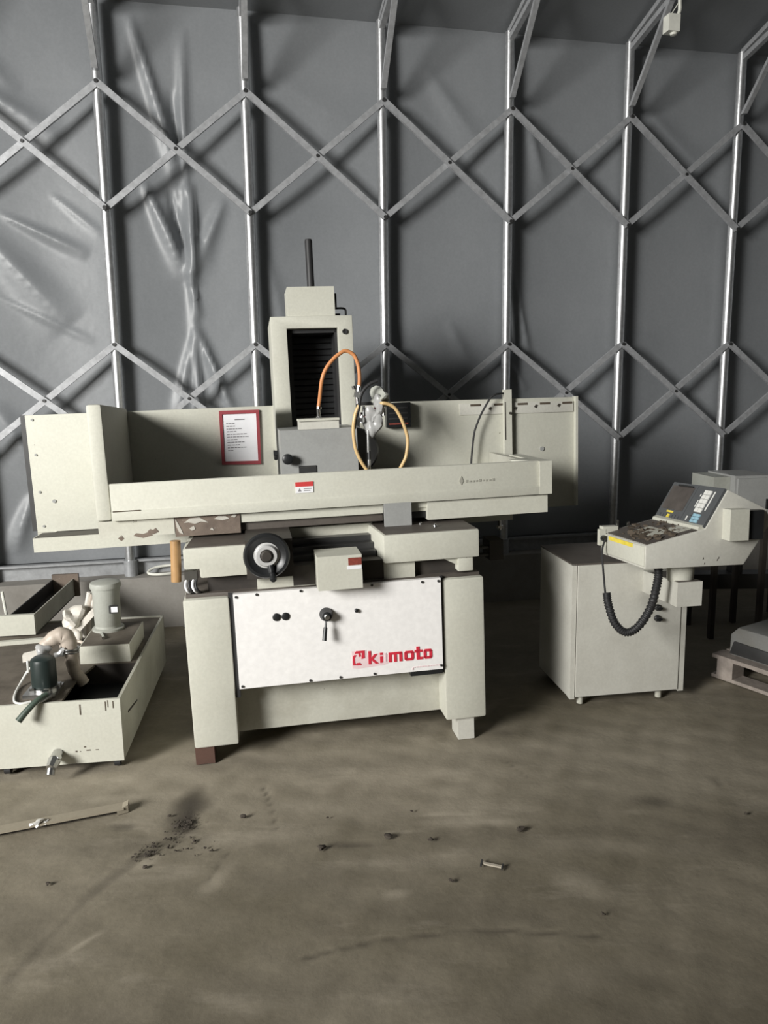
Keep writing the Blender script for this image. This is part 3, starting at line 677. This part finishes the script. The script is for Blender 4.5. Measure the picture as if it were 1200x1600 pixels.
# shell with a chamfered far front corner
bd = R_('housing', GREYC, B().prism(prof, 'y', 0, WD, .006))
R_('front_face', CREAM, B().prism([(-.004, .012), (.006, .004), (.006, .098), (-.004, .092)], 'y', .006, WD - .004, .002), bd, label='front lip of the console')
R_('yellow_label', YEL, B().prism([(-.0062, .076), (-.004, .076), (-.004, .0935), (-.0062, .0925)], 'y', .098, .312, 0), bd)
def inc(y0, y1, t0, t1, d0, d1, a=(.263, .156), b2=(.360, .317)):
    dx, dz = b2[0] - a[0], b2[1] - a[1]; L = math.hypot(dx, dz); nx, nz_ = -dz / L, dx / L
    def pt(tt, d): return (a[0] + dx * tt + nx * d, a[1] + dz * tt + nz_ * d)
    q = [pt(t0, d0), pt(t0, d1), pt(t1, d1), pt(t1, d0)]
    return [(q[0][0], y0, q[0][1]), (q[0][0], y1, q[0][1]), (q[3][0], y1, q[3][1]), (q[3][0], y0, q[3][1]),
            (q[1][0], y0, q[1][1]), (q[1][0], y1, q[1][1]), (q[2][0], y1, q[2][1]), (q[2][0], y0, q[2][1])]
pan = R_('screen_bezel', KEYD, B().hexa(inc(.188, WD - .006, .03, .99, -.002, .010), .003), bd)
R_('screen', SCREEN, B().hexa(inc(.205, WD - .020, .28, .90, .009, .0115), .001), bd)
R_('brow', BLACK, B().hexa(inc(.215, WD - .06, .90, .935, .009, .016)), bd)
R_('yellow_label', YEL, B().hexa(inc(.265, .315, .20, .245, .010, .0125)), bd)
for i in range(7): R_('key', KEYD if i != 3 else YEL, B().hexa(inc(.205 + .024 * i, .222 + .024 * i, .07, .15, .010, .014), .001), bd)
kp = R_('keypad', KEYD, B().hexa(inc(.006, .182, .02, .99, -.002, .012), .003), bd)
for i in range(5):
    for j in range(2):
        R_('key', KEYW, B().hexa(inc(.070 + .026 * j, .093 + .026 * j, .33 + .112 * i, .43 + .112 * i, .012, .016), .001), bd)
for i in range(3):
    for j in range(3):
        R_('key', KEYB if j != 2 else KEYD, B().hexa(inc(.060 + .026 * j, .083 + .026 * j, .07 + .075 * i, .133 + .075 * i, .012, .016), .001), bd)
R_('print_line', KEYW, B().hexa(inc(.130, .136, .45, .62, .012, .0128)).hexa(inc(.048, .056, .40, .88, .012, .0128)).hexa(inc(.134, .140, .72, .78, .012, .0128)).hexa(inc(.142, .150, .10, .20, .012, .0128)), bd)
R_('panel_lip', CREAM, B().hexa([(.236, .01, .150), (.236, WD - .02, .150), (.262, WD - .02, .156), (.262, .01, .156), (.240, .01, .166), (.240, WD - .02, .166), (.262, WD - .02, .172), (.262, .01, .172)], .002), bd)
R_('key_tray', OILB, B().hexa(inc(.012, WD - .02, .04, .90, -.002, .003, (0, .097), (.263, .156)), .001), bd)
for i, (a, b3, c, d) in enumerate([(.10, .26, .30, .62), (.05, .15, .66, .88)]):
    R_('dial_plate', CREAM_D, B().hexa(inc(a, b3, c, d, .003, .0055, (0, .097), (.263, .156)), .001), bd)
b = B(); rnd = random.Random(11)
for i in range(90):
    tt, yy = rnd.uniform(.08, .95), rnd.betavariate(2, 2) * (WD - .05) + .02
    x, z = .263 * tt - .0, .097 + .059 * tt + .004
    r = rnd.uniform(.004, .013) * (1.3 if .15 < tt < .55 else .8)
    b.blob((x, yy, z), r * 1.3, r * 1.3, r * .8, seed=i, rough=.6, sub=1)
tag(b.done('grime', GRIME, K), 'dried brown sludge', kind='stuff')
R_('side_box', CREAM, B().box(.340, .425, -.052, .004, .112, .240, .005), bd)
R_('side_recess', BLACK, B().box(.424, .505, -.034, .004, .112, .232, .006), bd)
for x, z in [(.255, .030), (.262, .010), (.32, .022), (.325, .030)]:
    R_('chip', OILY, B().prism([(x, z), (x + .006, z + .002), (x + .004, z + .01)], 'y', -.0008, .002, 0), bd)
cn = R_('connector_bracket', CREAM, B().box(-.030, .0, .35, .372, .045, .118, .003).box(-.012, .06, .352, .392, .100, .130, .004), bd)
R_('connector', BLACK, B().cyl((-.012, .352, .078), (-.012, .325, .078), .014, n=14), bd)
R_('stud', CHROME, B().cyl((.068, .375, .115), (.068, .375, .155), .006, n=8), bd)
R_('stud', CHROME, B().cyl((.12, .375, .115), (.12, .375, .145), .007, n=8), bd)
# pendant cable of the console
cbl = thing('hanging_cable', 'black corrugated cable hanging in a loop below the console front', 'cable', KF, (-.03, .18, -.30))
B().tube([(-.014, .325, .078), (-.036, .31, .03), (-.045, .28, -.04), (-.055, .24, -.12), (-.06, .21, -.19)], .0045, 8).done('thin_cable', BLACKR, cbl)
sp = [(-.070, .19, -.135), (-.066, .18, -.185), (-.045, .16, -.262), (-.005, .14, -.300), (.040, .12, -.275), (.085, .10, -.19), (.100, .08, -.09), (.104, .075, -.03), (.104, .09, .0)]
B().tube(sp, .0165, 12, 24, rfn=lambda t_, i: .0165 + (.0022 if i % 4 < 2 else -.001)).done('corrugated_sleeve', BLACKR, cbl)

# ------------------------------------------------------------------ coolant tank
TF = frame(.130, -.001, 0, (-1.087, 2.909, .04))
T = thing('coolant_tank', 'long low cream coolant tank on small feet, at the left', 'tank', TF, (-.6, .57, -.04))
def TT(name, mat, b, parent=None, **k): return b.done(name, mat, parent or T, **k)
TZ = .269
TT('front_panel', CREAM, B().box(-1.30, 0, 0, .012, 0, TZ, .003))
sd = TT('side_panel', CREAM_D, B().box(-.012, 0, .010, 1.153, 0, TZ, .002))
TT('back_panel', CREAM_D, B().box(-1.30, 0, 1.141, 1.153, 0, TZ, .002))
TT('side_panel', CREAM_D, B().box(-1.30, -1.288, .010, 1.15, 0, TZ, .002))
TT('bottom', OILY, B().box(-1.29, -.01, .01, 1.145, .004, .012, 0))
dk = TT('deck', TANKTOP, B().prism([(-1.29, .012), (-.235, .012), (-.235, .27), (-.20, .44), (-.012, .44), (-.012, 1.141), (-1.29, 1.141)], 'z', .250, .262, .002))
TT('oil_surface', BLACK, B().box(-.24, -.012, .012, .45, .16, .168, 0))
TT('inner_wall', OILY, B().box(-.24, -.012, .0125, .016, .05, .255, 0).box(-.016, -.0125, .012, .44, .05, .262, 0))
TT('partition', OILY, B().box(-.24, -.012, .438, .444, .05, .26, 0))
TT('slot', OILY, B().prism([(.131, .150), (.323, .120), (.323, .128), (.131, .160)], 'x', -.002, .0012, 0), sd)
TT('scratch', GRIME, B().box(-.189, -.182, -.0012, .002, .050, .056, 0).box(-.172, -.168, -.0012, .002, .050, .053, 0).box(-.146, -.13, -.0012, .002, .053, .057, 0).box(-.155, -.147, -.0012, .002, .068, .073, 0).box(-.110, -.098, -.0012, .002, .053, .056, 0))
TT('scratch', GRIME, B().box(-.16, -.155, -.0012, .002, .21, .255, 0).box(-.06, -.056, -.0012, .002, .22, .26, 0).box(-.05, -.047, -.0012, .002, .235, .265, 0).box(-.03, -.026, -.0012, .002, .23, .26, 0))
for x, y in ((-.47, .02), (-.035, .02), (-1.2, .02), (-.035, 1.1), (-.6, 1.1)):
    TT('caster', BLACKR, B().cyl((x - .012, y + .02, -.022), (x + .012, y + .02, -.022), .018, n=14).box(x - .016, x + .016, y, y + .04, -.012, .0, .002))
TT('drain_valve', STEEL, B().cyl((-.258, .0, .050), (-.258, -.05, .046), .022, n=14).cyl((-.258, -.05, .046), (-.264, -.085, .030), .026, .020, 8).cyl((-.264, -.07, .03), (-.266, -.09, .004), .016, n=10).cyl((-.25, -.05, .05), (-.235, -.055, .062), .010, n=8), label='threaded steel drain valve')
# pump base box on the tank deck
PB = thing('pump_base', 'cream sheet metal box under the tall grey pump motor', 'pump base', TF, (-.15, .6, .262))
B().prism([(-.268, .45), (-.042, .45), (-.042, .80), (-.275, .80)], 'z', .262, .347, .004).done('box', CREAM_R, PB)
B().prism([(-.262, .455), (-.048, .455), (-.048, .795), (-.268, .795)], 'z', .346, .3485, 0).done('top_plate', TANKTOP, PB)
PM_ = thing('coolant_pump', 'tall grey cylindrical pump motor standing on the tank deck', 'pump', TF, (-.19, .70, .3485))
B().lathe([(.075, 0), (.075, .010), (.060, .014), (.058, .03), (0, .03)], (-.19, .70, .3485), (0, 0, 1), 28).done('flange', MOTG, PM_)
B().lathe([(.056, .02), (.062, .03), (.064, .19), (.068, .205), (.068, .215), (0, .215)], (-.19, .70, .3485), (0, 0, 1), 32).done('motor_body', MOTG, PM_)
B().lathe([(.072, .212), (.074, .222), (.070, .238), (.05, .244), (0, .246)], (-.19, .70, .3485), (0, 0, 1), 32).done('fan_cover', MOTG, PM_)
B().box(-.165, -.125, .630, .65, .445, .482, .002).done('nameplate', DARKSTEEL, PM_)
B().box(-.155, -.125, .6285, .640, .452, .478, 0).done('nameplate', PAPER, PM_)
single(B().cyl((-.213, .64, .3485), (-.176, .53, .357), .008, n=8), 'bolt', CHROME, 'loose shiny bolt lying on the pump base before the grey motor', 'bolt', TF, (-.2, .6, .3485))
# separator trough
CH = thing('chip_trough', 'long open chute with a black inside resting across the tank back', 'trough', TF, (-.68, 1.3, .262))
b = B()
x0, x1, y0, y1, zb_, zt2 = -.735, -.610, .95, 1.70, .262, .372
b.box(x1 - .006, x1, y0, y1, zb_, zt2, .001)
b.done('side_wall', CREAM_D, CH)
B().box(x0, x0 + .006, y0, y1, zb_, zt2 + .0, .001).done('side_wall', BLACKR, CH)
B().box(x0, x1, y0, y1, zb_, zb_ + .008, 0).done('bottom', OILY, CH)
B().box(x0 + .006, x1 - .008, y0, y1 - .03, zb_ + .01, zb_ + .035, 0).done('sludge', OILY, CH)
B().box(x1 - .009, x1 - .006, y0, y1, zb_, zt2 - .003, 0).done('liner', OILY, CH)
B().box(x0, x1 + .03, y1 - .02, y1, zb_, zt2 + .03, .002).done('end_plate', RUST, CH)
B().box(-.95, x1 + .002, .925, .95, .268, .375, .006).done('end_box', CREAM, CH)
single(B().hexa([(-1.0, .755, .262), (-.515, .806, .262), (-.52, .83, .262), (-1.0, .785, .262), (-1.0, .755, .282), (-.515, .806, .282), (-.52, .83, .282), (-1.0, .785, .282)], .003), 'angle_bar', CREAM, 'narrow cream bar lying on the tank before the chute', 'bar', TF, (-.75, .8, .262))
single(B().tube([(-.816, 1.1, .46), (-.807, 1.1, .345)], .008, 8, 1).tube([(-.807, 1.1, .35), (-.806, 1.11, .268)], .008, 8, 1), 'white_pipe', LAMPW, 'short upright white pipe beside the black chute', 'pipe', TF, (-.807, 1.1, .262))
# crumpled bag and bundle behind the elbow hose
BG = thing('crumpled_bag', 'crumpled pale bag lying between chute and grey pump', 'bag', TF, (-.37, .78, .262))
B().blob((-.385, .78, .395), .055, .06, .050, seed=21, rough=.5, sub=3).blob((-.375, .77, .315), .035, .04, .055, seed=22, rough=.4, sub=3).done('sack', BAG, BG)
B().hexa([(-.40, .75, .31), (-.37, .75, .295), (-.25, .78, .42), (-.27, .78, .43), (-.40, .77, .32), (-.37, .77, .31), (-.25, .80, .43), (-.27, .80, .44)]).done('flap', BAG, BG)
BU = thing('hose_bundle', 'upright bundle of pale hose ends beside the grey pump motor', 'hose', TF, (-.30, .85, .262))
for i in range(4):
    B().tube([(-.345 + .012 * i, .86, .262), (-.335 + .012 * i, .85, .36), (-.32 + .014 * i, .85, .44), (-.305 + .012 * i, .85, .50 - .01 * i)], .013, 10, 4).done('hose_end', [BAG, HOSEB, BAG, MOTG][i], BU)
# small pump with dark green motor and its hose
SP = thing('small_pump', 'small dark green pump motor on a dirty flange near the tank front', 'pump', TF, (-.33, .14, .262))
B().lathe([(.052, .0), (.052, .012), (.044, .016), (0, .016)], (-.33, .14, .277), (0, 0, 1), 24).box(-.40, -.27, .07, .20, .262, .278, .004).done('flange', STEEL, SP)
B().lathe([(.048, 0), (.050, .01), (.050, .105), (.046, .118), (.034, .126), (0, .127)], (-.33, .14, .292), (0, 0, 1), 28).done('motor_body', GREENM, SP)
for k in range(3):
    a = 3.9 + 1.25 * k
    B().box(-.33 + .053 * math.cos(a) - .010, -.33 + .053 * math.cos(a) + .010, .14 + .053 * math.sin(a) - .010, .14 + .053 * math.sin(a) + .010, .278, .298, .004).done('lug', CHROME, SP)
B().cyl((-.384, .12, .36), (-.383, .12, .41), .005, n=8).done('oiler', KEYW, SP)
B().cyl((-.29, .05, .283), (-.32, .01, .272), .022, .018, 12).cyl((-.30, .045, .29), (-.30, .045, .305), .014, n=10).done('outlet', STEEL, SP)
B().tube([(-.285, .02, .300), (-.312, -.01, .290), (-.345, -.035, .262), (-.378, -.055, .225)], .0145, 12, 5, rfn=lambda t_, i: .010 + .004 * t_).done('lever_handle', GREENH, SP, label='dark green lever handle')
B().tube([(-.381, .20, .36), (-.43, .26, .32), (-.455, .22, .275), (-.445, .12, .268), (-.42, .04, .268), (-.385, .01, .270), (-.35, .02, .272)], .005, 8, 6).done('cord', KEYW, SP)
EH = thing('elbow_hose', 'thick beige hose bent over in plastic wrap beside the green pump', 'hose', TF, (-.24, .27, .262))
ep = [(-.365, .24, .400), (-.345, .25, .432), (-.310, .26, .458), (-.279, .27, .462), (-.258, .27, .435), (-.252, .27, .385), (-.252, .27, .335), (-.243, .275, .290), (-.228, .28, .262), (-.215, .285, .235)]
B().tube(ep, .030, 16, 6, rfn=lambda t_, i: .027 + .0012 * math.sin(i * 1.3) + .010 * math.exp(-((t_ - .33) / .16) ** 2)).done('hose', HOSEB, EH)
B().torus((-.254, .268, .405), (.1, 0, 1), .035, .006, 24, 8).torus((-.253, .268, .392), (.1, 0, 1), .034, .004, 24, 8).done('clamp', STEEL, EH)
B().blob((-.350, .232, .415), .036, .034, .030, seed=31, rough=.35, sub=3).blob((-.285, .235, .395), .022, .015, .025, seed=33, rough=.6, sub=2).done('plastic_wrap', WRAP, EH)
B().hexa([(-.43, .20, .375), (-.35, .20, .392), (-.35, .22, .40), (-.43, .22, .385), (-.43, .20, .405), (-.35, .20, .42), (-.35, .22, .425), (-.43, .22, .41)], .004).done('wrap_end', BAG, EH)
single(B().torus((-.345, .64, .290), (.15, -.1, 1), .055, .008, 30, 8), 'hose_ring', HOSEB, 'pale hose ring lying behind the elbow hose', 'hose', TF, (-.345, .64, .262))

# white hose on the kerb
wh_ = thing('white_hose', 'loop of white hose lying on the kerb left of the brown drain pipe', 'hose', WORLD, WP(-1.48, -.0, .335))
lp = [WP(-1.41, .0, .345), WP(-1.50, .035, .345), WP(-1.585, .02, .347), WP(-1.60, -.01, .36), WP(-1.55, -.04, .378), WP(-1.46, -.045, .385), WP(-1.42, -.04, .38)]
B().tube(lp, .009, 8, 6).done('loop', LAMPW, wh_)
B().tube([WP(-1.43, -.045, .345), WP(-1.43, -.045, .42)], .012, 8, 1).done('upright_end', LAMPW, wh_)

# hanging lamp under the roof
HL = thing('hanging_lamp', 'small white lamp box hanging on a white rod from the roof', 'lamp', WORLD, WP(1.57, .8, 3.55))
def WB(b, uc, vc, zc, su, sv, sz, bev=.004):
    q = []
    for z in (zc - sz, zc + sz):
        for a, d in ((-1, 1), (1, 1), (1, -1), (-1, -1)): q.append(WP(uc + a * su, vc + d * sv, z))
    return b.hexa(q, bev)
WB(B(), 1.560, .8, 3.585, .036, .03, .045).done('lamp_box', LAMPW, HL)
B().lathe([(.0, 0), (.018, .004), (.022, .015), (.016, .02), (0, .02)], WP(1.575, .8, 3.525), (0, 0, 1), 14).done('bulb', LAMPW, HL)
B().tube([WP(1.588, .8, 3.625), WP(1.607, .8, 3.66), WP(1.604, .8, 3.75), WP(1.60, .8, 4.11)], .010, 8, 3).done('rod', LAMPW, HL)
B().tube([WP(1.545, .8, 3.625), WP(1.57, .8, 3.66), WP(1.604, .8, 3.71)], .003, 6, 3).done('wire', LAMPW, HL)

# ------------------------------------------------------------------ junk at the right
EC = thing('electrical_cabinet', 'grey steel switch cabinet on a dark stand behind the console', 'cabinet', frame(.12, 0, 0, (1.98, 4.42, 0)), (.18, .15, 0))
B().box(.105, .335, 0, .30, .70, 1.0, .006).done('body', GREYP, EC)
B().box(.118, .322, -.012, .004, .715, .985, .004).done('door', GREYP, EC)
B().box(0, .104, .05, .30, .70, .99, .005).done('side_unit', MOTG, EC)
B().box(.30, .312, -.022, -.01, .80, .86, .002).done('handle', BLACK, EC)
B().box(-.01, .345, -.01, .31, .675, .70, .003).done('stand_top', OILY, EC)
for x in (.0, .31):
    for y in (.0, .27): B().box(x, x + .03, y, y + .03, 0, .676, .002).done('stand_leg', OILY, EC)
PLF = frame(-1.02, 0, 0, (1.735, 3.83, 0))
PL = thing('pallet', 'weathered wooden pallet in the dark right corner', 'pallet', PLF, (.5, .3, 0))
for i in range(5): B().box(0, .95, .002 + .125 * i, .102 + .125 * i, .108, .128, .003).done('top_board', WOOD, PL)
for i in range(3):
    for j in range(3): B().box(.03 + .39 * i, .12 + .39 * i, .005 + .25 * j, .105 + .25 * j, .018, .108, .003).done('block', WOOD, PL)
for j in range(3): B().box(0, .95, .005 + .25 * j, .105 + .25 * j, 0, .018, .002).done('bottom_board', WOOD, PL)
MB_ = thing('gear_housing', 'grey gear housing lying on the pallet, colour darkened as if in shadow', 'machine part', PLF, (.28, .2, .128))
B().prism([(.06, .128), (.36, .128), (.38, .15), (.38, .24), (.34, .285), (.10, .285), (.06, .24)], 'y', .06, .34, .012).done('housing', paint('shaded_grey_casting', (.20, .20, .19), .6, .4), MB_)  # casting grey is darkened to carry the cabinet's shadow
B().prism([(.07, .14), (.37, .14), (.37, .20), (.09, .21)], 'y', .045, .062, .004).done('front_plate', DARKSTEEL, MB_)
B().torus((.28, .12, .285), (0, 0, 1), .03, .010, 24, 8).done('ring', STEEL, MB_)
single(B().bar((1.62, 4.86, .26), (2.95, 4.92, .24), (0, 0, 1), .12, .10, .004).box(1.9, 2.0, 4.80, 4.94, 0, .20, .003).box(2.6, 2.7, 4.82, 4.96, 0, .195, .003).box(2.30, 2.36, 4.84, 4.94, .30, .45, .003), 'steel_beam', DARKSTEEL, 'dark steel beam lying on blocks behind the control cabinet', 'beam', WORLD, (2.2, 4.88, 0))

# ------------------------------------------------------------------ litter on the floor
FS = frame(0, 0, 0, (0, 0, 0))
b = B()
b.bar((-1.62, 2.362, .019), (-.985, 2.595, .019), (0, 0, 1), .046, .007, .002)
fs = thing('floor_strip', 'long flat dusty strip lying on the floor before the tank', 'strip', WORLD, (-1.25, 2.5, 0))
b.done('strip', STRIP, fs)
B().bar((-1.62, 2.372, .006), (-.99, 2.602, .006), (0, 0, 1), .018, .020).done('shade_core', OILY, fs)  # dark core added so the gap under the strip looks shaded
B().hexa([(-1.0, 2.565, 0), (-.965, 2.585, 0), (-.975, 2.62, 0), (-1.01, 2.61, 0), (-1.0, 2.565, .016), (-.965, 2.585, .03), (-.975, 2.62, .03), (-1.01, 2.61, .016)], .002).done('bent_end', STRIP, fs)
fo = thing('crumpled_foil', 'small crumpled shiny foil on the flat floor strip', 'foil', WORLD, (-1.258, 2.485, .01))
B().blob((-1.258, 2.482, .022), .024, .018, .015, seed=41, rough=.8, sub=2).blob((-1.235, 2.492, .018), .014, .012, .012, seed=42, rough=.8, sub=2).done('foil', FOIL, fo)
for i, (x, y, r, lab) in enumerate([(-.228, 2.342, .020, 'black clod on the floor, left of the two largest black clods'), (-.001, 2.407, .021, 'largest black clod on bare floor below the white panel'),
        (.147, 2.385, .014, 'small flat brown chip right of the largest black clod'), (.466, 2.435, .020, 'flat dark pebble on the floor below the machine right leg'),
        (.198, 2.165, .011, 'small dark crumb nearest in front of the bent metal clip'), (-.53, 2.537, .016, 'two-toned pebble right of the damp dirt patch'),
        (-1.085, 2.175, .011, 'lone dark crumb on the floor before the flat strip'), (.634, 2.004, .008, 'tiny crumb nearest the camera at right'),
        (.088, 2.565, .007, 'tiny crumb beside a pale scratch below the white panel'), (-.22, 2.53, .006, 'tiny speck of grit behind the left black clod'),
        (1.30, 2.52, .009, 'small crumb on the bare floor before the control cabinet'), (-.60, 2.34, .010, 'small crumb right of the dirt heap')]):
    single(B().blob((x, y, r * .35), r * .75, r * .6, r * .45, seed=60 + i, rough=.6, sub=2), 'clod', STONE, lab, 'debris', WORLD, (x, y, 0), 'crumbs and clods on the floor')
cl_ = thing('metal_clip', 'small bent pale metal clip lying on the floor at centre', 'clip', WORLD, (.34, 2.24, 0))
B().bar((.308, 2.250, .004), (.368, 2.228, .004), (0, 0, 1), .010, .005).done('shank', STONEL, cl_)
B().bar((.301, 2.236, .004), (.309, 2.264, .004), (0, 0, 1), .006, .007).done('end_tab', DARKSTEEL, cl_)
B().bar((.366, 2.216, .004), (.374, 2.240, .004), (0, 0, 1), .005, .007).done('end_tab', DARKSTEEL, cl_)
b = B(); rnd = random.Random(77)
for i in range(150):
    t_ = rnd.random()
    if t_ < .5: x, y = rnd.gauss(-.735, .03), rnd.gauss(2.50, .035)
    elif t_ < .8: x, y = rnd.gauss(-.82, .025), rnd.gauss(2.345, .03)
    else: x, y = rnd.gauss(-.70, .05), rnd.gauss(2.38, .03)
    r = rnd.uniform(.0015, .0055) * (1.6 if rnd.random() < .1 else .8)
    b.blob((x, y, r * .3), r * 1.2, r, r * .7, seed=200 + i, rough=.5, sub=1)
o = single(b, 'dirt_crumbs', STONE, 'scatter of dirt crumbs around the damp dark patch', 'dirt', WORLD, (-.75, 2.45, 0), kind='stuff')
